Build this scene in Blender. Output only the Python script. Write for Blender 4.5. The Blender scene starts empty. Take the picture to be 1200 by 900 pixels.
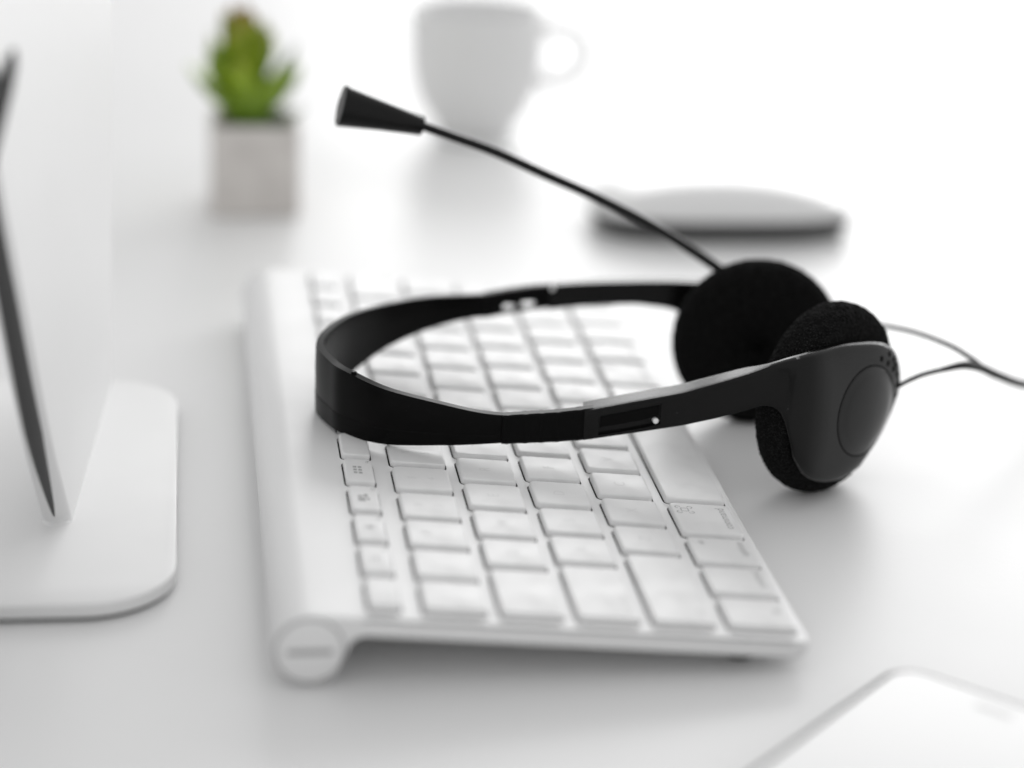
import bpy, bmesh, math, random
from mathutils import Vector, Matrix
random.seed(7)
SC = bpy.context.scene
COL = SC.collection
MM = 0.001
DZ = 1.5                     # measurements were taken with the desk top at -1.5 mm

def V(p):                    # millimetres -> metres, desk top at z = 0
    return Vector((p[0]*MM, p[1]*MM, (p[2]+DZ)*MM))

# ------------------------------------------------------------------ camera
cam = bpy.data.cameras.new('camera')
cam.sensor_width = 36.0
cam.lens = 80.0
cam.clip_start = 0.02
cam.clip_end = 20
cam.dof.use_dof = True
cam.dof.focus_distance = 0.640
cam.dof.aperture_fstop = 3.6
cam.dof.aperture_blades = 0
co = bpy.data.objects.new('camera', cam)
COL.objects.link(co)
pt, yw, rl = 0.346849, -0.149292, 0.041297
fwd = Vector((-math.sin(yw)*math.cos(pt), math.cos(yw)*math.cos(pt), -math.sin(pt)))
rgt = Vector((math.cos(yw), math.sin(yw), 0))
upv = rgt.cross(fwd)
r2 = rgt*math.cos(rl) + upv*math.sin(rl)
u2 = upv*math.cos(rl) - rgt*math.sin(rl)
M = Matrix((r2, u2, -fwd)).transposed().to_4x4()
M.translation = V((-18.352, -491.634, 255.72))
co.matrix_world = M
SC.camera = co

# ------------------------------------------------------------------ room light
w = bpy.data.worlds.new('World')
SC.world = w
w.use_nodes = True
w.node_tree.nodes['Background'].inputs[0].default_value = (1, 1, 1, 1)
w.node_tree.nodes['Background'].inputs[1].default_value = 0.56

def area(name, loc, target, sx, sy, power):
    l = bpy.data.lights.new(name, 'AREA')
    l.shape = 'RECTANGLE'
    l.size, l.size_y = sx, sy
    l.energy = power
    o = bpy.data.objects.new(name, l)
    COL.objects.link(o)
    o.location = loc
    o.rotation_euler = (Vector(target)-Vector(loc)).to_track_quat('-Z', 'Y').to_euler()
    return o
area('window_light', (1.05, 1.75, 0.60), (0.35, 0.10, 0.25), 1.95, 1.0, 20)

vs = SC.view_settings
vs.view_transform = 'Standard'
vs.look = 'None'
vs.exposure = 0.38
vs.gamma = 1.0

# ------------------------------------------------------------------ materials
def mat(name, color, rough=0.5, metal=0.0, spec=0.5, noise=None, bump=None, rnoise=None, coat=0.0, sss=0.0):
    m = bpy.data.materials.new(name)
    m.use_nodes = True
    nt = m.node_tree
    b = nt.nodes['Principled BSDF']
    b.inputs['Base Color'].default_value = (*color, 1)
    b.inputs['Roughness'].default_value = rough
    b.inputs['Metallic'].default_value = metal
    b.inputs['Specular IOR Level'].default_value = spec
    b.inputs['Coat Weight'].default_value = coat
    tc = nt.nodes.new('ShaderNodeTexCoord')
    def ntex(scale, detail=4):
        t = nt.nodes.new('ShaderNodeTexNoise')
        t.inputs['Scale'].default_value = scale
        t.inputs['Detail'].default_value = detail
        nt.links.new(tc.outputs['Object'], t.inputs['Vector'])
        return t
    if noise:                # (scale, other colour, low, high)
        t = ntex(noise[0])
        mr = nt.nodes.new('ShaderNodeMapRange')
        mr.inputs[1].default_value = noise[2]
        mr.inputs[2].default_value = noise[3]
        nt.links.new(t.outputs['Fac'], mr.inputs[0])
        mx = nt.nodes.new('ShaderNodeMix')
        mx.data_type = 'RGBA'
        mx.inputs[6].default_value = (*color, 1)
        mx.inputs[7].default_value = (*noise[1], 1)
        nt.links.new(mr.outputs[0], mx.inputs[0])
        nt.links.new(mx.outputs[2], b.inputs['Base Color'])
    if rnoise:               # (scale, low rough, high rough)
        t = ntex(rnoise[0], 6)
        mr = nt.nodes.new('ShaderNodeMapRange')
        mr.inputs[1].default_value = 0.3
        mr.inputs[2].default_value = 0.7
        mr.inputs[3].default_value = rnoise[1]
        mr.inputs[4].default_value = rnoise[2]
        nt.links.new(t.outputs['Fac'], mr.inputs[0])
        nt.links.new(mr.outputs[0], b.inputs['Roughness'])
    if bump:                 # (scale, strength, distance)
        t = ntex(bump[0], 5)
        bp = nt.nodes.new('ShaderNodeBump')
        bp.inputs['Strength'].default_value = bump[1]
        bp.inputs['Distance'].default_value = bump[2]
        nt.links.new(t.outputs['Fac'], bp.inputs['Height'])
        nt.links.new(bp.outputs['Normal'], b.inputs['Normal'])
    return m

M_desk = mat('white_desk_laminate', (0.80, 0.80, 0.80), 0.3, spec=0.45, bump=(420, 0.08, 0.0004), rnoise=(9, 0.36, 0.43))
M_alu = mat('aluminium', (0.80, 0.80, 0.80), 0.38, 0.85, bump=(2600, 0.12, 0.0001))
M_aludull = mat('bead_blasted_aluminium', (0.81, 0.81, 0.81), 0.5, 0.15, spec=0.35, bump=(2600, 0.10, 0.0001), rnoise=(60, .49, .53))
M_key = mat('white_key_plastic', (0.76, 0.76, 0.76), 0.40, spec=0.36, noise=(95, (0.70, 0.70, 0.70), 0.50, 0.74), rnoise=(120, 0.33, 0.46))
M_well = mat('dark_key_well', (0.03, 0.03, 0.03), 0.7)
M_print = mat('grey_key_print', (0.36, 0.36, 0.36), 0.5)
M_faint = mat('worn_key_print', (0.70, 0.70, 0.70), 0.5)
M_black = mat('black_satin_plastic', (0.004, 0.004, 0.004), 0.2, spec=0.22, bump=(1500, 0.07, 0.0001), noise=(820, (0.05, 0.05, 0.05), 0.735, 0.80))
M_band = mat('black_band_plastic', (0.002, 0.002, 0.002), 0.32, spec=0.09, noise=(820, (0.045, 0.045, 0.045), 0.735, 0.80), bump=(900, 0.08, 0.0001))
M_gloss = mat('black_gloss_plastic', (0.004, 0.004, 0.004), 0.1, spec=0.3, rnoise=(40, .08, .14))
M_foam = mat('black_foam', (0.004, 0.004, 0.004), 0.95, spec=0.10, noise=(2600, (0.055, 0.055, 0.055), 0.52, 0.78), bump=(2200, 1.0, 0.0015))
M_rubber = mat('black_cable_rubber', (0.006, 0.006, 0.006), 0.5, spec=0.2)
M_micend = mat('microphone_grille', (0.10, 0.10, 0.10), 0.6)
M_steel = mat('bright_pin', (0.9, 0.9, 0.9), 0.25)
M_white = mat('white_glazed_ceramic', (0.80, 0.80, 0.80), 0.18)
M_mouse = mat('white_mouse_plastic', (0.80, 0.80, 0.80), 0.2)
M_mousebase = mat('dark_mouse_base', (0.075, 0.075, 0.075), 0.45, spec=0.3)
M_glass = mat('white_phone_glass', (0.75, 0.75, 0.75), 0.22)
M_phonerim = mat('grey_phone_rim', (0.012, 0.012, 0.012), 0.6, 0.0, spec=0.04)
M_phonedot = mat('grey_phone_speaker', (0.45, 0.45, 0.45), 0.5)
M_pot = mat('grey_beige_cement', (0.69, 0.66, 0.63), 0.85, noise=(70, (0.60, 0.57, 0.545), 0.4, 0.7), bump=(160, 0.5, 0.001))
M_soil = mat('dark_soil', (0.05, 0.035, 0.025), 0.95, bump=(400, 1, 0.002))
M_pen = mat('black_pen_plastic', (0.012, 0.012, 0.012), 0.4)
M_cup = mat('grey_pen_cup', (0.30, 0.30, 0.30), 0.5)

def leaf_mat():
    m = bpy.data.materials.new('succulent_leaf')
    m.use_nodes = True
    nt = m.node_tree
    b = nt.nodes['Principled BSDF']
    b.inputs['Roughness'].default_value = 0.42
    b.inputs['Subsurface Weight'].default_value = 0.15
    b.inputs['Subsurface Radius'].default_value = (0.004, 0.006, 0.002)
    at = nt.nodes.new('ShaderNodeAttribute')
    at.attribute_name = 'tip'
    ramp = nt.nodes.new('ShaderNodeValToRGB')
    e = ramp.color_ramp.elements
    e[0].position = 0.0; e[0].color = (0.075, 0.17, 0.006, 1)
    e[1].position = 1.0; e[1].color = (0.30, 0.13, 0.04, 1)
    k = e.new(0.55); k.color = (0.25, 0.37, 0.008, 1)
    k = e.new(0.85); k.color = (0.24, 0.24, 0.015, 1)
    nt.links.new(at.outputs['Fac'], ramp.inputs[0])
    nt.links.new(ramp.outputs[0], b.inputs['Base Color'])
    return m
M_leaf = leaf_mat()
M_leaf_dark = mat('dark_green_leaf', (0.03, 0.085, 0.012), 0.45)

# ------------------------------------------------------------------ helpers
def thing(name, loc, label, cat, group=None):
    o = bpy.data.objects.new(name, None)
    o.empty_display_size = 0.01
    COL.objects.link(o)
    o.location = V(loc)
    o['label'] = label
    o['category'] = cat
    if group: o['group'] = group
    return o

def wloc(o):
    l = o.location.copy()
    if o.parent: l = l + wloc(o.parent)
    return l

def mesh(name, verts, faces, material, parent=None, smooth=35, mmv=True, attr=None):
    """verts in mm world coordinates; stored relative to the parent's origin"""
    me = bpy.data.meshes.new(name)
    off = wloc(parent) if parent else Vector((0, 0, 0))
    me.from_pydata([(V(v) if mmv else Vector(v)) - off for v in verts], [], faces)
    if attr:
        a = me.attributes.new('tip', 'FLOAT', 'POINT')
        for i, x in enumerate(attr): a.data[i].value = x
    bm = bmesh.new(); bm.from_mesh(me)
    bmesh.ops.recalc_face_normals(bm, faces=bm.faces)
    bm.to_mesh(me); bm.free()
    me.materials.append(material)
    if smooth:
        me.shade_smooth()
        me.set_sharp_from_angle(angle=math.radians(smooth))
    o = bpy.data.objects.new(name, me)
    COL.objects.link(o)
    if parent: o.parent = parent
    return o

def loft(secs, cap=True, closed=False):
    n = len(secs[0]); verts = [p for s in secs for p in s]; faces = []
    m = len(secs)
    for i in range(m if closed else m-1):
        a = i*n; b = ((i+1) % m)*n
        for j in range(n):
            k = (j+1) % n
            faces.append((a+j, a+k, b+k, b+j))
    if cap and not closed:
        faces.append(tuple(range(n-1, -1, -1)))
        faces.append(tuple((m-1)*n+j for j in range(n)))
    return verts, faces

def catmull(pts, k):
    """interpolates tuples of any length, k steps per span"""
    out = []
    P = [pts[0]] + list(pts) + [pts[-1]]
    for i in range(1, len(P)-2):
        a, b, c, d = P[i-1], P[i], P[i+1], P[i+2]
        for s in range(k):
            t = s/k
            out.append(tuple(0.5*((2*b[q]) + (c[q]-a[q])*t + (2*a[q]-5*b[q]+4*c[q]-d[q])*t*t + (3*b[q]-a[q]-3*c[q]+d[q])*t**3) for q in range(len(b))))
    out.append(tuple(pts[-1]))
    return out

def tube(path, r, seg=12):
    secs = []
    n = len(path)
    P = [Vector(p) for p in path]
    up = Vector((0, 0, 1))
    for i in range(n):
        t = (P[min(i+1, n-1)] - P[max(i-1, 0)]).normalized()
        s = t.cross(up)
        if s.length < 1e-4: s = t.cross(Vector((0, 1, 0)))
        s.normalize(); q = s.cross(t)
        rr = r[i] if isinstance(r, (list, tuple)) else r
        secs.append([tuple(P[i] + (s*math.cos(2*math.pi*j/seg) + q*math.sin(2*math.pi*j/seg))*rr) for j in range(seg)])
    return loft(secs)

def lathe(prof, c, axis, seg=64, close=True):
    """prof: (distance along axis, radius)"""
    ax = Vector(axis).normalized()
    s = ax.cross(Vector((0, 0, 1)))
    if s.length < 1e-4: s = Vector((1, 0, 0))
    s.normalize(); q = s.cross(ax)
    C = Vector(c)
    secs = [[tuple(C + ax*d + (s*math.cos(2*math.pi*j/seg) + q*math.sin(2*math.pi*j/seg))*r) for j in range(seg)] for d, r in prof]
    return loft(secs, cap=close)

def rrect(x0, y0, x1, y1, r, k=4):
    pts = []
    for cx, cy, a0 in ((x1-r, y1-r, 0), (x0+r, y1-r, 90), (x0+r, y0+r, 180), (x1-r, y0+r, 270)):
        for i in range(k+1):
            a = math.radians(a0 + 90*i/k)
            pts.append((cx+r*math.cos(a), cy+r*math.sin(a)))
    return pts

def prism(loop, zs):
    """zs: list of (z, inset-scale handled by caller) -> loop list"""
    return loft([[(x, y, z) for x, y in lp] for lp, z in zip(loop, zs)])

# ------------------------------------------------------------------ desk
v = []
lp = rrect(-900, -420, 1100, 1480, 12, 4)
lpi = rrect(-898, -418, 1098, 1478, 10, 4)
vv, ff = prism([lp, lp, lpi], [-31.5, -3.5, -1.5])
desk = mesh('desk', vv, ff, M_desk, smooth=30)
desk['kind'] = 'structure'

# ------------------------------------------------------------------ keyboard
SL = 0.085
SLA = math.atan(SL)
def deck(X): return 18.5 - SL*X
L = 281.0
kb = thing('keyboard', (65, 140, -1.5), 'slim aluminium wireless keyboard with white keys lying under the black headset', 'keyboard')

xN = 37.0                    # key faces measured from the photograph
ROWX = {'F': (xN-13.3-.2, 8.0), 'N': (xN, 15.6), 'T': (xN+19, 15.6), 'C': (xN+38, 15.6), 'S': (xN+57, 15.6), 'B': (xN+76.2, 17.2)}
UNIT = 19.0; GAP = 2.9
ROWS = {
 'F': [1.0]*14, 'N': [1]*13+[1.5], 'T': [1.5]+[1]*13, 'C': [1.75]+[1]*11+[1.75], 'S': [2.25]+[1]*10+[2.25],
 'B': [1, 1, 1, 1.25, 5, 1.25, 1, 1, 1, 1]}
LEG = {
 'F': ['esc', 'F1', 'F2', 'F3', 'F4', 'F5', 'F6', 'F7', 'F8', 'F9', 'F10', 'F11', 'F12', ''],
 'N': [('~', '`'), ('!', '1'), ('@', '2'), ('#', '3'), ('$', '4'), ('%', '5'), ('^', '6'), ('&', '7'), ('*', '8'), ('(', '9'), (')', '0'), ('_', '-'), ('+', '='), 'delete'],
 'T': ['tab'] + list('QWERTYUIOP') + [('{', '['), ('}', ']'), ('|', '\\')],
 'C': ['caps lock'] + list('ASDFGHJKL') + [(':', ';'), ('"', "'"), 'return'],
 'S': ['shift'] + list('ZXCVBNM') + [('<', ','), ('>', '.'), ('?', '/'), 'shift'],
 'B': ['fn', 'control', 'option', 'command', '', 'command', 'option', '', '', '']}
keys = []                    # (row, index, x0, x1, y0, y1)
for r, widths in ROWS.items():
    x0, wx = ROWX[r]
    y = 4.0
    unit = UNIT*14.5/14 if r == 'F' else UNIT
    for i, wd in enumerate(widths):
        y1 = y + wd*unit
        keys.append((r, i, x0, x0+wx, y, y1-GAP))
        y = y1
    # cells for the deck aperture
# deck body: profile lofted along Y with the key field left open
ZC = 9.3; RC = 9.3; XC = 9.3      # tube
ZC0 = deck(XC) - RC
XF0 = ROWX['F'][0] - 1.45
XF1 = ROWX['B'][0] + ROWX['B'][1] + 1.45
YK0, YK1 = 2.55, 4 + 14.5*UNIT - GAP + 1.45
XMAX = 133.6
TH = 5.0
def body_profile(ins, xcut):
    """closed loop in X-Z: top from front to rear, round the tube, back along the underside"""
    xf = XMAX - xcut
    pts = []
    pts.append((xf-0.0, deck(xf)-TH*0.55 + 0))
    pts.append((xf-0.15, deck(xf)-0.9))
    pts.append((xf-0.8, deck(xf)-0.1-ins))
    pts.append((xf-1.4, deck(xf)-ins))
    pts.append((min(XF1, xf-1.5), deck(min(XF1, xf-1.5))-ins))
    pts.append((XF0, deck(XF0)-ins))
    pts.append((XC+6, deck(XC+6)-ins))
    r = RC-ins
    for i in range(0, 31):
        a = math.radians(90 - 4.86 + i*(270-40)/30*1.0)
        pts.append((XC + r*math.cos(a), ZC0 + r*math.sin(a)))
    # fillet from the tube to the underside of the slab
    xs = XC + RC + 3.2
    pts.append((XC + RC*0.93, ZC0 - 1.2))
    pts.append((XC + RC*1.02, deck(XC+RC) - TH - 2.2))
    pts.append((xs-1.6, deck(xs) - TH - 0.6 + ins))
    pts.append((xs+1.0, deck(xs) - TH + ins))
    pts.append((XF1-2, deck(XF1-2) - TH + ins))
    pts.append((xf-3, deck(xf) - TH + ins + 0.1))
    pts.append((xf-0.9, deck(xf) - TH*0.86))
    return pts
secs = []
RF = 4.0
ys = [(0.0, 0.5), (0.25, 0.18), (0.7, 0.0)]
st = []
for yv, ins in ys: st.append((yv, ins))
for i in range(1, 7): st.append((0.7 + (RF-0.7)*i/6, 0.0))
full = st + [(L/2, 0)] + [(L-y, i) for y, i in reversed(st)]
full = [(y, i) for y, i in full]
profs = []
for y, ins in full:
    d = min(y, L-y)
    cut = 0 if d >= RF else RF - math.sqrt(max(0, RF*RF-(RF-d)**2))
    profs.append([(x, y, z) for x, z in body_profile(ins, cut)])
vv, ff = loft(profs)
n = len(profs[0])
# drop the top faces over the key field: quads between profile points 4 (XF1) and 5 (XF0)
keep = []
for f in ff:
    if len(f) == 4:
        idx = sorted(i % n for i in f)
        if idx[0] == 4 and idx[-1] == 5: continue
    keep.append(f)
body = mesh('deck', vv, keep, M_aludull, kb, smooth=28)
# the plate with one aperture per key, each with its own wall and a dark floor
pv, pf = [], []
fv, fface = [], []
def quad(x0, y0, x1, y1, z=0):
    b = len(pv)
    for x, y in ((x0, y0), (x1, y0), (x1, y1), (x0, y1)): pv.append((x, y, deck(x)+z))
    pf.append((b, b+1, b+2, b+3))
BX = [XF0]
order = ['F', 'N', 'T', 'C', 'S', 'B']
for a, b in zip(order[:-1], order[1:]):
    BX.append((ROWX[a][0]+ROWX[a][1] + ROWX[b][0])/2)
BX.append(XF1)
quad(XF0, 0.0, XF1, YK0); quad(XF0, YK1, XF1, L)
for ri, r in enumerate(order):
    ks = [k for k in keys if k[0] == r]
    bounds = [YK0] + [(ks[i][5]+ks[i+1][4])/2 for i in range(len(ks)-1)] + [YK1]
    for i, k in enumerate(ks):
        m = 0.45
        hole = rrect(k[2]-m, k[4]-m, k[3]+m, k[5]+m, 1.9, 4)
        cx0, cx1, cy0, cy1 = BX[ri], BX[ri+1], bounds[i], bounds[i+1]
        # outer loop: project each hole vertex to the cell rectangle, corner group to the corner
        outer = []
        per = 5
        for c, (ox, oy) in enumerate(((cx1, cy1), (cx0, cy1), (cx0, cy0), (cx1, cy0))):
            for j in range(per):
                hx, hy = hole[c*per+j]
                if j == 2: outer.append((ox, oy))
                elif (c % 2 == 0) == (j < 2): outer.append((ox, hy))
                else: outer.append((hx, oy))
        b = len(pv); nn = len(hole)
        for x, y in outer: pv.append((x, y, deck(x)))
        for x, y in hole: pv.append((x, y, deck(x)))
        for x, y in hole: pv.append((x, y, deck(x)-2.0))
        for j in range(nn):
            q = (j+1) % nn
            pf.append((b+j, b+q, b+nn+q, b+nn+j))
            pf.append((b+nn+j, b+nn+q, b+2*nn+q, b+2*nn+j))
        bb = len(fv)
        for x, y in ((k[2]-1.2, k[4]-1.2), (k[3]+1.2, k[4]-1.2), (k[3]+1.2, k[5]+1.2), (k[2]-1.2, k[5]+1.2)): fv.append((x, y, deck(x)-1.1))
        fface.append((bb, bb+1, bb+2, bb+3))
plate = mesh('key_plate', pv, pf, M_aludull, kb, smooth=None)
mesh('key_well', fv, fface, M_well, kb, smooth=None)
# battery cap in the near end of the tube, with its coin slot
cp, cf = lathe([(0.0, 8.0), (0.0, 8.15), (-0.25, 8.25), (0.55, 7.75), (0.7, 7.4), (0.7, 0.01)], (XC, 0.0, ZC0), (0, -1, 0), 48)
cap = mesh('battery_cap', cp, cf, M_aludull, kb, smooth=30)
slot = rrect(-5.6, -0.75, 5.6, 0.75, 0.7, 3)
sv, sf = loft([[(XC+x, -0.69, ZC0+z) for x, z in slot], [(XC+x, -0.76, ZC0+z) for x, z in slot]])
mesh('coin_slot', sv, sf, mat('slot_shadow_metal', (0.42, 0.42, 0.42), 0.5, 0.5), cap, smooth=None)
gv, gf = lathe([(0.02, 8.25), (0.06, 8.25), (0.06, 8.6), (0.02, 8.6)], (XC, 0.0, ZC0), (0, -1, 0), 48, False)
mesh('cap_seam', gv, gf, mat('seam_metal', (0.30, 0.30, 0.30), 0.5, 0.4), kb, smooth=None)
for fx, fy in ((118, 12), (118, 269)):
    a, b = lathe([(0, 3.5), (deck(fx)-TH+1.5, 3.5)], (fx, fy, -1.5), (0, 0, 1), 16)
    mesh('rubber_foot', a, b, M_rubber, kb)

# keys: one mesh per size, shared by alike keys
KH = 1.75
key_meshes = {}
def key_mesh(hx, hy):
    k = (round(hx, 2), round(hy, 2))
    if k in key_meshes: return key_meshes[k]
    loops = []; zs = []
    for ins, z, r in ((0.0, -0.05, 1.5), (0.0, KH-0.55, 1.5), (0.12, KH-0.22, 1.45), (0.38, KH-0.04, 1.35), (0.75, KH, 1.2)):
        loops.append(rrect(-hx+ins, -hy+ins, hx-ins, hy-ins, r, 4)); zs.append(z)
    vv, ff = prism(loops, zs)
    me = bpy.data.meshes.new('key')
    me.from_pydata([(x*MM, y*MM, z*MM) for x, y, z in vv], [], ff)
    bm = bmesh.new(); bm.from_mesh(me); bmesh.ops.recalc_face_normals(bm, faces=bm.faces); bm.to_mesh(me); bm.free()
    me.materials.append(M_key)
    me.shade_smooth(); me.set_sharp_from_angle(angle=math.radians(50))
    key_meshes[k] = me
    return me

def text_mesh(s, size):
    c = bpy.data.curves.new('legend', 'FONT')
    c.body = s; c.size = size*MM; c.align_x = 'CENTER'; c.align_y = 'CENTER'
    c.resolution_u = 2
    o = bpy.data.objects.new('legend', c)
    me = bpy.data.meshes.new_from_object(o)
    bpy.data.objects.remove(o); bpy.data.curves.remove(c)
    me.name = 'legend'
    return me
txt_cache = {}
def legend(keyobj, s, size, tx, ty, material):
    """tx to the typist's right, ty towards the back of the keyboard (mm on the key top)"""
    kk = (s, size, material.name)
    if kk not in txt_cache:
        me = text_mesh(s, size); me.materials.clear(); me.materials.append(material)
        txt_cache[kk] = me
    o = bpy.data.objects.new('legend', txt_cache[kk])
    COL.objects.link(o); o.parent = keyobj
    o.location = (-ty*MM, tx*MM, (KH+0.025)*MM)
    o.rotation_euler = (0, 0, math.radians(90))
    return o
def flat(keyobj, name, polys, material):
    """polys: closed 2D polygons in (tx, ty)"""
    vs_, fs_ = [], []
    for p in polys:
        b = len(vs_)
        vs_ += [(-y*MM, x*MM, (KH+0.025)*MM) for x, y in p]
        fs_.append(tuple(range(b, b+len(p))))
    me = bpy.data.meshes.new(name); me.from_pydata(vs_, [], fs_); me.materials.append(material)
    o = bpy.data.objects.new(name, me); COL.objects.link(o); o.parent = keyobj
    return o
def strip(path, wd):
    ps = []
    n_ = len(path)
    for i in range(n_-1):
        (x0, y0), (x1, y1) = path[i], path[i+1]
        l = math.hypot(x1-x0, y1-y0) or 1
        nx, ny = -(y1-y0)/l*wd/2, (x1-x0)/l*wd/2
        ps.append([(x0+nx, y0+ny), (x0-nx, y0-ny), (x1-nx, y1-ny), (x1+nx, y1+ny)])
    return ps
def clover(cx, cy, s):
    a = s*0.32; r = s*0.22
    path = []
    for sx, sy, st_ in ((1, 1, 180), (-1, 1, 270), (-1, -1, 0), (1, -1, 90)):
        pass
    polys = strip([(cx-a, cy-a-r*0), (cx+a, cy-a)], s*.09) + strip([(cx+a, cy-a), (cx+a, cy+a)], s*.09) + strip([(cx+a, cy+a), (cx-a, cy+a)], s*.09) + strip([(cx-a, cy+a), (cx-a, cy-a)], s*.09)
    for sx in (-1, 1):
        for sy in (-1, 1):
            ox, oy = cx+sx*(a+r), cy+sy*(a+r)
            ring = [(ox+r*math.cos(t*math.pi/6), oy+r*math.sin(t*math.pi/6)) for t in range(13)]
            # three quarters of a loop, open towards the middle
            keep_ = []
            for i in range(12):
                mx, my = (ring[i][0]+ring[i+1][0])/2-ox, (ring[i][1]+ring[i+1][1])/2-oy
                if mx*sx < -0.2*r and my*sy < -0.2*r: continue
                keep_ += strip([ring[i], ring[i+1]], s*.09)
            polys += keep_
    return polys

LABELLED = {('B', 0): 'fn', }
for (r, i, x0, x1, y0, y1) in keys:
    hx, hy = (x1-x0)/2, (y1-y0)/2
    arrow = r == 'B' and i >= 7
    me = key_mesh(hx, hy)
    o = bpy.data.objects.new('key', me)
    COL.objects.link(o); o.parent = kb
    cx, cy = (x0+x1)/2, (y0+y1)/2
    o.location = V((cx, cy, deck(cx) + random.uniform(-.06, .06))) - kb.location
    o.rotation_euler = (random.uniform(-.003, .003), SLA + random.uniform(-.004, .004), 0)
    lg = LEG[r][i]
    if r == 'B' and lg in ('command', 'option', 'control', 'fn'):
        right = i > 4
        sz = {'command': 3.6, 'option': 3.5, 'control': 3.4, 'fn': 3.5}[lg]
        legend(o, lg, sz, 0.6 if lg == 'command' else 1.2, -5.4, M_print)
        if lg == 'command': flat(o, 'legend', clover(hy-5.0, 5.0, 3.2), M_print)
        if lg == 'option': legend(o, 'alt', 2.6, hy-3.6, 5.2, M_print)
    elif r == 'F':
        if lg == 'esc': legend(o, 'esc', 2.8, 0, -1.5, M_faint)
        elif lg:
            legend(o, lg, 1.7, hy-2.4, -2.8, M_print)
            if lg == 'F3':
                flat(o, 'legend', [[(-2.6, -.2), (-.2, -.2), (-.2, 1.8), (-2.6, 1.8)], [(.2, .5), (1.4, .5), (1.4, 1.8), (.2, 1.8)], [(.2, -.9), (2.4, -.9), (2.4, .1), (.2, .1)], [(-1.6, -1.4), (-.2, -1.4), (-.2, -.6), (-1.6, -.6)]], M_print)
            if lg == 'F4':
                flat(o, 'legend', [[(a, b), (a+1.2, b), (a+1.2, b+1.0), (a, b+1.0)] for a in (-2.6, -.6, 1.4) for b in (-.7, .7)], M_print)
            if lg in ('F1', 'F2'):
                rr = 0.6 if lg == 'F1' else 0.9
                p = [[(rr*math.cos(t*math.pi/5), rr*math.sin(t*math.pi/5)) for t in range(10)]]
                for t in range(8):
                    c_, s_ = math.cos(t*math.pi/4), math.sin(t*math.pi/4)
                    p += strip([(1.3*c_, 1.3*s_), (2.0*c_, 2.0*s_)], .35)
                flat(o, 'legend', p, M_print)
    elif isinstance(lg, tuple):
        legend(o, lg[0], 3.4, 0, 3.0, M_faint); legend(o, lg[1], 3.6, 0, -2.6, M_faint)
    elif len(lg) == 1:
        legend(o, lg, 4.6, 0, 0.3, M_faint)
    elif lg:
        left = i == 0
        legend(o, lg, 3.1, (-hy+1.4+0.8*len(lg)) if left else (hy-1.4-0.8*len(lg)), -5.2, M_faint)

# ------------------------------------------------------------------ headset
hs = thing('headset', (160, 140, -1.5), 'black wired headset with foam ear pads and raised microphone boom resting over the keyboard', 'headset')

def strip_sections(cols, prof):
    """cols: (x, y, zlo, zhi) along a path; prof(i, h) -> list of (n, z) with n along the path's outward normal"""
    secs = []
    N = len(cols)
    for i, c in enumerate(cols):
        a, b = cols[max(i-1, 0)], cols[min(i+1, N-1)]
        t = Vector((b[0]-a[0], b[1]-a[1], 0)).normalized()
        nrm = Vector((t.y, -t.x, 0))
        secs.append([(c[0]+nrm.x*nn, c[1]+nrm.y*nn, z) for nn, z in prof(i, c)])
    return secs

# crown of the headband: far side end -> round the left -> near side end
crown = [(77.5, 200.4, 26.0, 34.0), (70, 199.0, 25.9, 34.2), (56.0, 192.4, 24.6, 35.6), (41.6, 181.2, 22.2, 36.8), (30.0, 166.5, 19.4, 38.3), (22.5, 152.0, 17.9, 38.6),
         (19.3, 139.5, 17.4, 38.2), (22.4, 126.8, 17.4, 37.4), (26.2, 119.6, 17.5, 37.0), (36.6, 111.6, 17.5, 34.4), (53.0, 109.4, 17.8, 30.4), (63, 109.6, 17.9, 27.9), (70.4, 110.2, 18.0, 26.7)]
cols = catmull(crown, 10)
def band_prof(i, c):
    zl, zh = c[2], c[3]; h = zh-zl; t = 1.25
    e = 0.55
    g = zl + h*0.30
    outer = [(t-.15, zl+.2), (t, zl+e), (t+.12, g-.18), (t-.06, g), (t, g+.18), (t+.1, (g+zh)/2), (t-.02, zh-1.0), (t-.2, zh-.15)]
    inner = [(-t+.15, zh), (-t, zh-.3), (-t-.05, (zl+zh)/2), (-t, zl+e), (-t+.5, zl)]
    return [(n_, z) for n_, z in outer] + inner
vv, ff = loft(strip_sections(cols, band_prof))
mesh('headband', vv, ff, M_band, hs, smooth=38)
# small moulded stud on the top edge of the crown
sv, sf = lathe([(0, 0.9), (0.5, 0.85), (0.75, 0.5)], (27.8, 118.2, 36.4), (0, 0, 1), 12)
mesh('moulded_stud', sv, sf, M_band, hs)

# sliders between the crown and the ear-cup arms, with raised ribs
def slider(path, name, inner):
    cols = catmull(path, 14)
    nn = len(cols)
    def prof(i, c):
        zl, zh = c[2]-.15, c[3]+.15; t = 1.55
        rib = .28 if (i % 8) in (3, 4) else 0
        return [(t-.4+rib, zl), (t+rib, zl+.5), (t+rib, zh-.5), (t-.4+rib, zh), (-t+.4-rib, zh), (-t-rib, zh-.5), (-t-rib, zl+.5), (-t+.4-rib, zl)]
    vv, ff = loft(strip_sections(cols, prof))
    return mesh(name, vv, ff, M_band, hs, smooth=30)
slider([(69.6, 110.0, 18.1, 26.6), (78, 110.3, 18.2, 26.9), (86, 110.2, 18.5, 27.4), (96, 109.9, 19.3, 28.6)], 'slider', False)
far_slider = slider([(99, 202.3, 28.9, 36.3), (92, 202.2, 28.3, 35.9), (84, 201.5, 27.3, 35.0), (75.5, 200.2, 26.2, 33.9)], 'slider', True)

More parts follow.
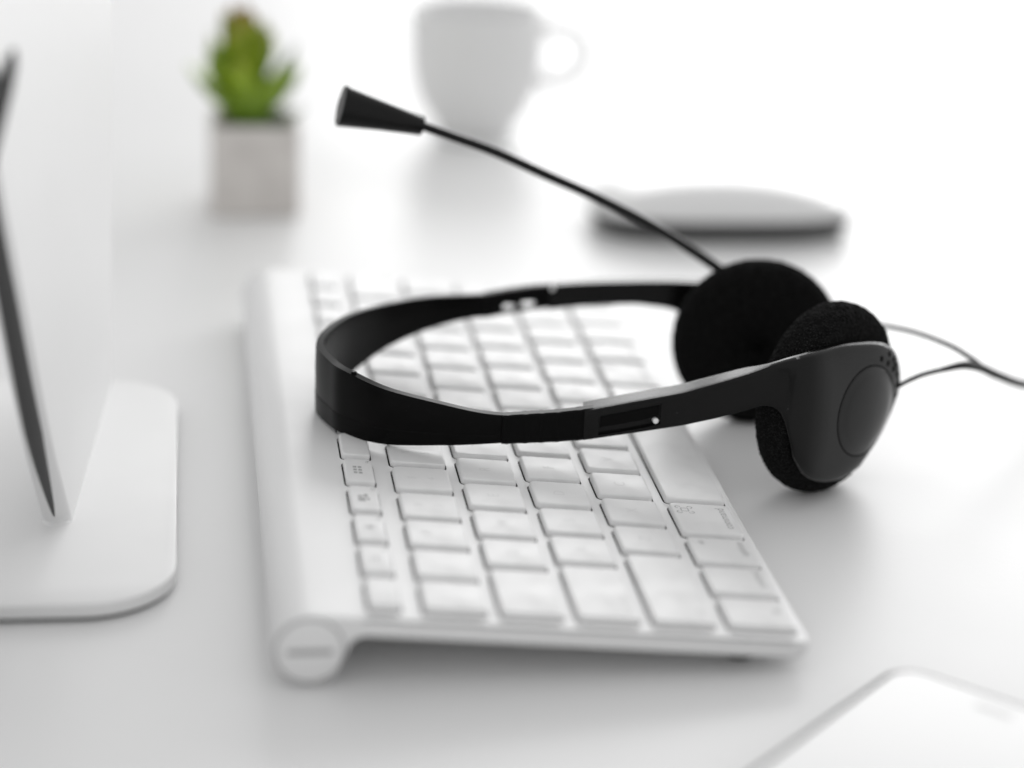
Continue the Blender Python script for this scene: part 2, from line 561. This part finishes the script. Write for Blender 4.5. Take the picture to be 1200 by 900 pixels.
# near ear cup: arm and shell in one moulded piece
ARM = [(93.26, 109.0, 18.97, 28.02), (97.13, 108.57, 19.68, 28.92), (101.95, 108.04, 20.58, 30.04), (106.78, 107.5, 21.47, 31.17), (111.57, 106.83, 22.45, 32.31), (116.36, 106.17, 23.44, 33.46), (121.14, 105.5, 24.42, 34.61), (125.81, 104.5, 25.84, 36.38), (130.46, 103.5, 27.26, 38.14), (135.06, 102.33, 28.94, 40.02), (138.45, 101.33, 30.38, 41.5), (141.37, 100.46, 31.74, 43.0), (143.16, 99.91, 32.52, 44.0), (144.52, 99.5, 32.57, 44.75), (145.92, 99.19, 32.24, 45.41), (147.13, 99.02, 31.47, 45.88), (148.13, 98.88, 30.3, 46.27), (148.9, 98.78, 28.85, 46.55), (149.42, 98.7, 27.7, 46.72), (149.98, 98.64, 25.49, 46.89), (150.57, 98.65, 23.25, 47.02), (151.19, 98.74, 20.93, 47.13), (151.79, 98.84, 18.86, 47.23), (152.39, 98.94, 17.06, 47.34), (153.23, 99.08, 15.53, 47.5), (154.62, 99.4, 13.42, 47.75), (156.38, 100.3, 10.89, 47.95), (159.12, 102.28, 8.35, 48.05), (161.85, 104.57, 6.57, 47.95), (164.56, 106.85, 5.41, 47.76), (167.96, 109.7, 4.46, 47.41), (171.38, 112.57, 3.89, 46.8), (174.79, 115.44, 4.18, 45.96), (178.21, 118.3, 5.04, 45.1), (180.86, 120.53, 7.48, 44.25), (183.56, 122.79, 9.92, 43.11), (186.24, 125.04, 13.17, 41.56), (188.25, 126.72, 16.21, 40.07), (190.0, 128.2, 18.74, 37.72), (191.25, 129.24, 21.25, 35.13), (192.19, 130.03, 23.25, 32.38), (192.84, 130.58, 26.27, 28.09)]
PN = Vector((math.cos(math.radians(-50)), math.sin(math.radians(-50)), 0))
PT = Vector((-PN.y, PN.x, 0))
PC = Vector((166, 118.5, 26.0))
def shell_shape(c):
    """(dome height, exponent, thickness) of the moulding at this column"""
    x = c[0]
    s = min(1, max(0, (x-138)/24)); s = s*s*(3-2*s)
    e = min(1, max(0, (193.2-x)/20)); e = math.sqrt(max(0, 1-(1-e)**2))
    dome = 0.9*(1-s) + 3.6*s*e
    p = 9*(1-s) + 2.5*s
    q_ = min(1, max(0, (x-135)/12)); q_ = q_*q_*(3-2*q_)
    th = 7.2*(1-q_) + 1.5*q_
    return dome, p, th
def arm_prof(i, c):
    dome, p, th = shell_shape(c)
    zm, hh = (c[2]+c[3])/2, (c[3]-c[2])/2
    K = 22
    out = []
    for k in range(K+1):
        vv_ = -math.cos(math.pi*k/K)
        out.append((dome*(1-abs(vv_)**p)**(1/p) - (0.3 if k in (0, K) else 0), zm+hh*vv_))
    ins = min(0.35, hh*.3)
    back = [(-.9*min(1, th/3), zm+hh), (-th+.8*min(1, th/3), zm+hh), (-th+.4*min(1, th/3), zm+hh), (-th, zm+hh-ins), (-th, zm), (-th, zm-hh+ins), (-th+.4*min(1, th/3), zm-hh)]
    return out + back
secs = strip_sections(ARM, arm_prof)
vv, ff = loft(secs)
cup = mesh('ear_cup', vv, ff, M_black, hs, smooth=40)

# surface of the shell at local (a, z) for things set into it
def shell_pt(a, z, lift=0.0):
    base = PC + PN*8 + PT*a
    x = base.x
    for i in range(len(ARM)-1):
        if ARM[i][0] <= x <= ARM[i+1][0]:
            f = (x-ARM[i][0])/(ARM[i+1][0]-ARM[i][0]); c = [ARM[i][q]*(1-f)+ARM[i+1][q]*f for q in range(4)]; break
    else: c = ARM[-1]
    dome, p, th = shell_shape(c)
    zw = 26.0 + z
    zm, hh = (c[2]+c[3])/2, (c[3]-c[2])/2
    vn = max(-1, min(1, (zw-zm)/hh))
    d = dome*(1-abs(vn)**p)**(1/p)
    q = base + PN*(d+lift)
    return Vector((q.x, q.y, zw))
def apply_bool(obj, cutter):
    md = obj.modifiers.new('b', 'BOOLEAN'); md.operation = 'DIFFERENCE'; md.solver = 'EXACT'; md.object = cutter
    bpy.context.view_layer.update()
    dg = bpy.context.evaluated_depsgraph_get()
    me = bpy.data.meshes.new_from_object(obj.evaluated_get(dg))
    obj.modifiers.clear()
    obj.data = me
    me.shade_smooth(); me.set_sharp_from_angle(angle=math.radians(40))
    bpy.data.objects.remove(cutter)
HOLES = [(13.6, 13.2), (17.4, 10.9), (18.7, 13.4), (21.6, 11.1), (20.9, 8.2), (23.9, 5.9), (24.4, 2.2), (23.0, 9.0), (25.4, -1.2), (25.0, -5.2), (23.4, -9.0), (20.6, -12.6)]
cv, cf2 = [], []
for a, z in HOLES:
    p = shell_pt(a, z)
    b = len(cv)
    x_, f_ = lathe([(-2.2, 0.9), (3, 0.9)], p, PN, 14)
    cv += x_; cf2 += [tuple(b+i for i in f) for f in f_]
cutter = mesh('cutter', cv, cf2, M_black, None, smooth=None)
cutter.data.transform(Matrix.Translation(-wloc(hs))); cutter.location = wloc(hs)
apply_bool(cup, cutter)
# oval cap: outline in shell coordinates
OV = (6.6, -1.4); OA, OB = 16.0, 15.0
def oval(k, s):
    t = 2*math.pi*k
    a, z = 15.6*math.cos(t)*s, 13.6*math.sin(t)*s
    ph = math.radians(-20)
    a, z = a*math.cos(ph)-z*math.sin(ph), a*math.sin(ph)+z*math.cos(ph)
    return OV[0]+a+0.4, OV[1]+z
rings = []
SEG = 72
for s, lift in ((0.985, -0.6), (0.985, 0.0), (0.965, 0.12), (0.93, 0.16)):
    rings.append([tuple(shell_pt(*oval(k/SEG, s), lift)) for k in range(SEG)])
for s in (0.8, 0.65, 0.5, 0.35, 0.2, 0.07):
    rings.append([tuple(shell_pt(*oval(k/SEG, s), 0.16+1.3*(1-s*s))) for k in range(SEG)])
vv, ff = loft(rings)
mesh('oval_cap', vv, ff, M_gloss, cup, smooth=50)
pth = [tuple(shell_pt(*oval(k/SEG, 1.0), 0.02)) for k in range(SEG)]
secs = []
for k in range(SEG):
    c0 = shell_pt(*oval(k/SEG, 1.0), 0.0); c1 = shell_pt(*oval(k/SEG, 1.025), 0.0)
    secs.append([tuple(c0+PN*0.04), tuple(c1+PN*0.04), tuple(c1-PN*0.3), tuple(c0-PN*0.3)])
vv, ff = loft(secs, closed=True)
mesh('cap_seam', vv, ff, mat('seam_black', (0.001, 0.001, 0.001), 0.9, spec=0.0), cup, smooth=None)
# length-adjuster slot in the arm, a recess with a bright peg
def on_arm(x, fz, lift):
    for i in range(len(ARM)-1):
        if ARM[i][0] <= x <= ARM[i+1][0]:
            f = (x-ARM[i][0])/(ARM[i+1][0]-ARM[i][0]); c = [ARM[i][q]*(1-f)+ARM[i+1][q]*f for q in range(4)]
            t = Vector((ARM[i+1][0]-ARM[i][0], ARM[i+1][1]-ARM[i][1], 0)).normalized()
            return Vector((c[0]+t.y*lift, c[1]-t.x*lift, c[2]+(c[3]-c[2])*fz))
cutv = []
for d in (1.6, -0.5):
    cutv.append([tuple(on_arm(x, fz, d)) for x, fz in ((97.5, .10), (104, .10), (110, .12), (115.0, .16), (115.0, .78), (110, .76), (104, .74), (97.5, .74))])
vv, ff = loft(cutv)
cutter = mesh('cutter', vv, ff, M_black, None, smooth=None)
cutter.data.transform(Matrix.Translation(-wloc(hs))); cutter.location = wloc(hs)
apply_bool(cup, cutter)
ribv = []
for d in (-0.75, 0.25):
    ribv.append([tuple(on_arm(x, fz, d)) for x, fz in ((97.8, .34), (104, .34), (110, .36), (114.6, .42), (114.6, .74), (110, .72), (104, .70), (97.8, .70))])
vv, ff = loft(ribv)
mesh('adjuster_tongue', vv, ff, M_band, cup, smooth=None)
pv_, pf_ = lathe([(-0.6, 0.85), (0.7, 0.85), (0.95, 0.5)], on_arm(113.6, .27, 0.0), (0.1, -1, 0), 16)
mesh('adjuster_peg', pv_, pf_, M_steel, cup)

# foam ear pads
def pad(c, nrm, R, H, name):
    """H: half thickness. Rounded disc with a rough open-cell surface"""
    rnd = random.Random(int(R*10))
    prof = []
    e = 4.6
    prof.append((-H, 0.05))
    for i in range(1, 14): prof.append((-H - 0.9*math.cos(i/14*math.pi/2)*0, (R-e)*i/14))
    for i in range(0, 26):
        a = -math.pi/2 + math.pi*i/25
        prof.append((math.sin(a)*H, R-e + e*math.cos(a)))
    for i in range(13, 0, -1): prof.append((H, (R-e)*i/14))
    prof.append((H, 0.05))
    seg = 260
    vv, ff = lathe(prof, c, nrm, seg)
    C_ = Vector(c); ax = Vector(nrm).normalized()
    out = []
    for p in vv:
        q = Vector(p); d = q-C_; ra = d - ax*d.dot(ax)
        dirv = (ra.normalized()*0.8 + ax*(d.dot(ax)/H)*0.5)
        j = rnd.gauss(0, 0.16)
        if rnd.random() < 0.05: j += rnd.uniform(.1, .35)
        out.append(tuple(q + dirv*j))
    return mesh(name, out, ff, M_foam, hs, smooth=None)
pad(PC + PT*1.6 + Vector((0, 0, 1.3)), PN, 28.8, 6.8, 'ear_pad')
BC = Vector((160, 176, 25.4)); BN = Vector((-0.10, -1, 0)).normalized()
pad(BC, BN, 26.9, 6.0, 'ear_pad')
# far ear cup: arm along the far side, shell behind the pad
FAR = [(145.5, 195.8, 24.5, 39.4), (143.3, 196.3, 26.2, 39.3), (137.1, 197.4, 29.7, 39.2), (130, 198.6, 30.7, 38.9), (123.4, 199.6, 31.0, 38.5), (109.6, 200.9, 30.1, 37.8), (96.9, 202.2, 28.4, 36.6)]
cols = catmull(FAR, 6)
def far_prof(i, c):
    t = 2.6; zl, zh = c[2], c[3]
    rib = .2 if (i % 4) == 2 else 0
    return [(t-.5, zl), (t, zl+.6), (t, zh-.6), (t-.5, zh), (-t+.5, zh), (-t-rib*0, zh-.6), (-t, zl+.6), (-t+.5, zl)]
far_secs = strip_sections(cols, far_prof)
vv, ff = loft(far_secs)
sh = [(0.0, 21.5), (-1.0, 22.5), (-6.5, 22.0), (-9.5, 19.5), (-11.5, 14), (-12.4, 7), (-12.6, 0.05)]
a, b = lathe([(d-5.0, r) for d, r in sh], BC, BN, 56)
o_ = len(vv)
vv = vv + a; ff = ff + [tuple(o_+i for i in f) for f in b]
# neck between arm and shell
nk = [(143.0, 196.4, 27.5, 39.0), (148, 195.0, 24, 39.6), (154, 193.2, 20, 39.6), (160, 192.2, 16, 38)]
a, b = loft(strip_sections(catmull(nk, 5), lambda i, c: [(2.5, c[2]), (2.9, c[2]+.6), (2.9, c[3]-.6), (2.5, c[3]), (-2.5, c[3]), (-2.9, c[3]-.6), (-2.9, c[2]+.6), (-2.5, c[2])]))
o_ = len(vv)
vv = vv + a; ff = ff + [tuple(o_+i for i in f) for f in b]
mesh('ear_cup', vv, ff, M_black, hs, smooth=35)
# two slots cut right through the far slider
for xa, xb in ((81.6, 86.2), (87.6, 92.4)):
    za = 26.9 + (xa-76)*0.115
    lp = rrect(xa, za+.75, xb, za+2.9, .8, 3)
    sv, sf = loft([[(x, 196.0, z) for x, z in lp], [(x, 207.0, z) for x, z in lp]])
    cutter = mesh('cutter', sv, sf, M_black, None, smooth=None)
    cutter.data.transform(Matrix.Translation(-wloc(hs))); cutter.location = wloc(hs)
    apply_bool(far_slider, cutter)
a, b = lathe([(0, 0.8), (1.1, 0.8), (1.3, 0.4)], (97.4, 199.6, 35.6), (0, -1, 0.4), 12)
mesh('adjuster_peg', a, b, M_steel, hs)

# microphone boom and head
boom = catmull([(156, 190.5, 38.5), (151.9, 190.0, 43.2), (145.7, 189.0, 48.0), (128.2, 188.0, 59.1), (108.3, 187.0, 69.4), (91.6, 186.0, 77.0), (75.1, 185.0, 84.5), (61.7, 184.0, 89.5), (50.8, 183.0, 93.5)], 8)
nb = len(boom)
vv, ff = tube(boom, [1.8 - 0.45*i/nb for i in range(nb)], 14)
mesh('microphone_boom', vv, ff, M_black, hs)
h0, h1 = Vector((52.4, 183.05, 93.0)), Vector((27.3, 182.2, 99.4))
ax = (h1-h0); ln = ax.length
vv, ff = lathe([(0, 1.3), (0, 2.7), (0.35, 3.05), (ln*.5, 4.55), (ln-1.4, 6.25), (ln-.5, 6.45), (ln, 6.2), (ln+.1, 5.6), (ln-.6, 5.4), (ln-.6, .05)], h0, ax, 40)
mh = mesh('microphone', vv, ff, M_black, hs, smooth=40)
vv, ff = lathe([(ln-.55, 5.3), (ln+.05, 5.2), (ln+.5, 3.6), (ln+.7, 1.6), (ln+.72, .05)], h0, ax, 32)
mesh('end_grille', vv, ff, M_micend, mh)

# cables
near = catmull([(191.8, 128.0, 27.2), (196, 130.5, 28.2), (201, 131.5, 29.8), (207.5, 132.5, 31.0), (215, 136, 31.0), (223, 143, 27.5), (232, 151, 22), (246, 163, 14.5), (268, 184, 6), (300, 215, 0.6), (345, 255, -.3), (420, 300, -.3)], 8)
vv, ff = tube(near, [0.7 if i < 22 else min(1.3, 0.7+0.05*(i-22)) for i in range(len(near))], 10)
mesh('cable', vv, ff, M_rubber, hs)
farc = catmull([(172, 190, 24.0), (184, 182, 29.5), (196, 172, 32.2), (206, 160, 33.6), (214, 149, 33.0), (219, 144.5, 30.8), (224, 144.6, 27.4)], 8)
vv, ff = tube(farc, 0.75, 8)
mesh('cable', vv, ff, M_rubber, hs)

# ------------------------------------------------------------------ monitor stand at the left
ms = thing('monitor_stand', (-110, 120, -1.5), 'brushed aluminium monitor stand with rounded flat foot at the left of the keyboard', 'monitor stand')
def footloop(ins):
    pts = []
    x1, y0, y1, x0 = -22.4-ins, 39.0+ins, 207.0-ins, -205.0+ins
    R1 = 24-ins
    for i in range(11):
        a = math.radians(-90+9*i); pts.append((x1-R1+R1*math.cos(a), y0+R1+R1*math.sin(a)))
    for i in range(11):
        a = math.radians(9*i); pts.append((x1-R1+R1*math.cos(a), y1-R1+R1*math.sin(a)))
    for i in range(5):
        a = math.radians(90+22.5*i); pts.append((x0+6+6*math.cos(a), y1-6+6*math.sin(a)))
    for i in range(5):
        a = math.radians(180+22.5*i); pts.append((x0+6+6*math.cos(a), y0+6+6*math.sin(a)))
    return pts
vv, ff = prism([footloop(.6), footloop(0), footloop(0), footloop(.25), footloop(.7)], [-0.4, -0.1, 2.9, 3.35, 3.5])
mesh('foot', vv, ff, M_aludull, ms, smooth=25)
vv, ff = prism([footloop(1.2), footloop(1.2)], [-1.5, -0.4])
mesh('rubber_pad', vv, ff, M_rubber, ms, smooth=None)
# neck: a thick plate that rises out of the foot, its near edge sweeping down into it
secs = []
levels = [(3.45, 91, 209, -53.4, 4.0), (16, 83, 208, -54.8, 4.0), (30, 75, 208.5, -56.4, 4.0), (50, 67, 211, -58.6, 4.0), (75, 60.5, 215, -61.4, 4.0), (105, 55, 219, -65, 4.0), (140, 51, 224, -69, 4.0), (190, 48, 228, -75, 4.0), (250, 47, 230, -82, 4.0)]
edge = []
RFIL = 2.5
steps = [(z, ya, yb, xn, hw) for z, ya, yb, xn, hw in catmull(levels, 10)]
for z, ya, yb, xn, hw in steps:
    d = max(0.0, RFIL-(z-3.45))
    fl = RFIL - math.sqrt(RFIL*RFIL - d*d) if d > 0 else 0.0
    xf = -43.5 + z*0.02
    pts = []
    for i in range(25):
        a = math.radians(-180 + 180*i/24); fw = fl*(0.08 + 0.92*math.sin(a)**2)
        pts.append((xn - 1.5 + (hw+fw)*math.cos(a), ya + hw*0.9 + (hw*0.9+fw)*math.sin(a), z))
    for i in range(17):
        a = math.radians(180*i/16); pts.append((xf - hw + (hw+fl*.08)*math.cos(a), yb - hw + hw*math.sin(a), z))
    secs.append(pts)
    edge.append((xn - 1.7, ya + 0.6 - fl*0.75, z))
vv, ff = loft(secs)
mesh('neck', vv, ff, M_aludull, ms, smooth=40)
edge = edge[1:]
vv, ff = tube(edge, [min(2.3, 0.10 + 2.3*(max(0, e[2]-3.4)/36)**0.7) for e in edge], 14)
mesh('edge_shade_strip', vv, ff, mat('painted_edge_shade', (0.095, 0.095, 0.095), 0.6, spec=.15), ms)  # shade of the neck's near edge, put in as a dark tapering strip

# ------------------------------------------------------------------ pens in a cup at the left edge
pc = thing('pen_cup', (-108, 6, -1.5), 'grey pen cup at the left edge beside the monitor stand', 'pen cup')
vv, ff = lathe([(0, 0.1), (0, 34), (1, 35), (92, 36), (93, 35.4), (92, 34), (3, 33), (3, 0.1)], (-108, 2, -1.5), (0, 0, 1), 48)
mesh('cup_wall', vv, ff, M_cup, pc, smooth=35)
PENS = [('black pen with blunt cap leaning furthest right at the left edge', (-101, 0, 2), (-61.2, 14, 146), 4.2),
        ('black pen with slim pointed tip leaning just behind the blunt one at the left edge', (-96, 10, 2), (-57.0, 26, 148), 1.8),
        ('black pen standing shortest of the three at the left edge', (-104, -8, 2), (-64.5, 4, 149), 3.6)]
for lab, a_, b_, r_ in PENS:
    pn = thing('pen', a_, lab, 'pen', 'pens in the cup at the left edge')
    A_, B_ = Vector(a_), Vector(b_); d_ = (B_-A_).length
    vv, ff = lathe([(0, .3), (3, r_*.8), (6, r_), (d_*.62, r_)], A_, B_-A_, 20)
    mesh('barrel', vv, ff, M_pen, pn, smooth=35)
    vv, ff = lathe([(d_*.62, r_*1.1), (d_-9, r_*1.08), (d_-3, r_*.8), (d_, r_*.25)], A_, B_-A_, 20)
    mesh('pen_cap', vv, ff, M_pen, pn, smooth=35)

# ------------------------------------------------------------------ potted succulent
pp = thing('potted_plant', (9, 432, -1.5), 'small green succulent in a square grey cement pot behind the keyboard', 'potted plant')
x0, x1, y0, y1 = -9.5, 27.0, 414, 450
vv, ff = prism([rrect(x0+1, y0+1, x1-1, y1-1, 2.0), rrect(x0+.3, y0+.3, x1-.3, y1-.3, 2.2), rrect(x0, y0, x1, y1, 2.5), rrect(x0, y0, x1, y1, 2.5), rrect(x0+.6, y0+.6, x1-.6, y1-.6, 2.2), rrect(x0+3.2, y0+3.2, x1-3.2, y1-3.2, 1.5), rrect(x0+3.6, y0+3.6, x1-3.6, y1-3.6, 1.5)], [-1.5, -1.0, 0.5, 35.0, 36.0, 36.0, 31])
mesh('pot', vv, ff, M_pot, pp, smooth=35)
vv, ff = prism([rrect(x0+3.4, y0+3.4, x1-3.4, y1-3.4, 1.5), rrect(x0+3.5, y0+3.5, x1-3.5, y1-3.5, 1.5)], [32.0, 34.5])
mesh('soil', vv, ff, M_soil, pp, smooth=None)
def leaf(base, direc, length, width, thick, bend, m=M_leaf, tipgain=1.0):
    d = Vector(direc).normalized()
    s = d.cross(Vector((0, 0, 1)))
    if s.length < .05: s = Vector((1, 0, 0))
    s.normalize(); q = s.cross(d)
    secs = []; at = []
    K = 11
    for i in range(K):
        t = i/(K-1)
        wd = width*(0.42 + 1.55*t - 0.9*t*t)*(1-t**3.2)**.8 + .12
        th = thick*(1-t**2)*0.9 + .12
        c = Vector(base) + d*length*t + q*bend*length*t*t
        sec = []
        for j in range(10):
            a = 2*math.pi*j/10
            sec.append(tuple(c + s*wd*.5*math.cos(a) + q*th*.5*(math.sin(a) + 0.5*math.cos(a)**2)))
            at.append(min(1, t*tipgain))
        secs.append(sec)
    vv, ff = loft(secs)
    return mesh('leaf', vv, ff, m, pp, smooth=60, attr=at)
rl_ = random.Random(3)
bx, by, bz = 6.5, 431, 36
LEAVES = []
# stem, then a rosette of leaves climbing it
vv, ff = tube([(bx, by, 33), (bx, by, 50), (bx-.5, by, 66)], [2.6, 2.2, 1.4], 10)
mesh('stem', vv, ff, M_leaf_dark, pp)
for k in range(18):
    h = k/17
    az = k*2.39996 + 0.5
    tilt = 0.95 - 0.78*h + rl_.uniform(-.08, .08)
    ln_ = 32 - 10*h + rl_.uniform(-2, 2)
    d = (math.cos(az)*math.sin(tilt), math.sin(az)*math.sin(tilt), math.cos(tilt))
    leaf((bx - 1 - 2*h + math.cos(az)*2, by + math.sin(az)*2, 34 + 26*h), d, ln_, 19-4.0*h, 5.5, 0.08, M_leaf, 0.50 + 0.60*h)
leaf((bx+3, by-4, 44), (.62, -.15, .78), 31, 13, 5, .1, M_leaf_dark)
leaf((bx+5, by-10, 35), (.92, -.25, .18), 20, 10, 4, .3, M_leaf_dark)
leaf((bx-3, by-6, 35), (-.62, -.3, .70), 28, 15, 5, .1, M_leaf, .55)
leaf((bx-1, by-8, 36), (-.12, -.4, .85), 30, 17, 5, .1, M_leaf, .75)
leaf((bx+4, by-8, 36), (.36, -.4, .85), 28, 15, 5, .1, M_leaf, .6)

# ------------------------------------------------------------------ mug
mg = thing('mug', (118, 556, -1.5), 'white ceramic cup with a round handle standing far behind the microphone', 'cup')
mc = (116.5, 558, -1.5)
prof = [(0, 0.1), (0, 17), (1.2, 18.2), (5, 20.0), (10, 23.4), (16, 26.8), (22, 29.2), (29, 31.0), (38, 32.0), (48, 32.4), (60, 32.6), (61, 32.0), (61.2, 31.3), (60.5, 30.5), (44, 30.0), (33, 29.0), (22, 26.5), (12, 20), (5, 11), (4, .1)]
vv, ff = lathe(prof, mc, (0, 0, 1), 72)
mesh('cup_body', vv, ff, M_white, mg, smooth=50)
hp = catmull([(mc[0]+29, mc[1]-2, 49), (mc[0]+38, mc[1]-4, 51), (mc[0]+48, mc[1]-5, 48), (mc[0]+51.5, mc[1]-5, 39), (mc[0]+47, mc[1]-5, 30), (mc[0]+37, mc[1]-4, 25), (mc[0]+26.5, mc[1]-2, 26)], 6)
vv, ff = tube(hp, 3.8, 14)
mesh('handle', vv, ff, M_white, mg)

# ------------------------------------------------------------------ mouse
mo = thing('computer_mouse', (200, 402, -1.5), 'low curved white computer mouse with a dark base behind the ear pads', 'computer mouse')
def mouse_loop(hx, hy, k=48, p=3.2):
    return [(200 + hx*math.copysign(abs(math.cos(t))**(2/p), math.cos(t)), 402 + hy*math.copysign(abs(math.sin(t))**(2/p), math.sin(t))) for t in [2*math.pi*i/k for i in range(k)]]
def arch(x):                 # height of the top over the length
    u = (x-200)/55
    return 1-0.42*u*u
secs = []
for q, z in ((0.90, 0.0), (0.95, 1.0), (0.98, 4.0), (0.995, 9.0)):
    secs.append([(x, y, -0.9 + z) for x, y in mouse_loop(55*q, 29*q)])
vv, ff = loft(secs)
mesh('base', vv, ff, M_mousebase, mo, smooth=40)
secs = []
for k in range(16):
    t = k/15*0.985
    q = (1-t**2.2)**0.5 if k else 1.0
    q = math.cos(t*math.pi/2)**0.62
    zz = t
    secs.append([(x, y, -0.9 + 9.05 + (13.5*math.sin(t*math.pi/2))*arch(x)) for x, y in mouse_loop(55*q, 29*q)])
vv, ff = loft(secs)
mesh('top_shell', vv, ff, M_mouse, mo, smooth=50)
for yy in (388, 416):
    lp = rrect(165, yy-1.5, 235, yy+1.5, 1.4, 3)
    vv, ff = prism([lp, lp], [-1.5, -0.6])
    mesh('glide_rail', vv, ff, M_rubber, mo, smooth=None)

# ------------------------------------------------------------------ phone at the lower right
ph = thing('smartphone', (130, -76, -1.5), 'white smartphone with a grey metal edge lying face up in front of the keyboard', 'smartphone')
corner = Vector((153.0, -9.4, 0)); e1 = Vector((-.7071, -.7071, 0)); e2 = Vector((.7071, -.7071, 0))
def pl(u, v_): return corner + e2*u + e1*v_
def ploop(ins, r): return [(pl(u, v_).x, pl(u, v_).y) for u, v_ in rrect(ins, ins, 58.6-ins, 123.8-ins, r-ins, 6)]
vv, ff = prism([ploop(1.1, 8.6), ploop(.3, 8.6), ploop(0, 8.6), ploop(0, 8.6), ploop(.35, 8.6), ploop(.8, 8.6)], [-1.5, -1.2, -.6, 5.0, 5.7, 5.8])
mesh('body', vv, ff, M_phonerim, ph, smooth=30)
vv, ff = prism([ploop(1.9, 8.6), ploop(1.9, 8.6), ploop(2.1, 8.6)], [5.5, 6.1, 6.25])
gl = mesh('front_glass', vv, ff, M_glass, ph, smooth=30)
lp = [(pl(u, v_).x, pl(u, v_).y) for u, v_ in rrect(24.5, 7.9, 34.1, 9.3, .65, 4)]
vv, ff = prism([lp, lp], [6.2, 6.28])
mesh('earpiece', vv, ff, M_phonedot, gl, smooth=None)
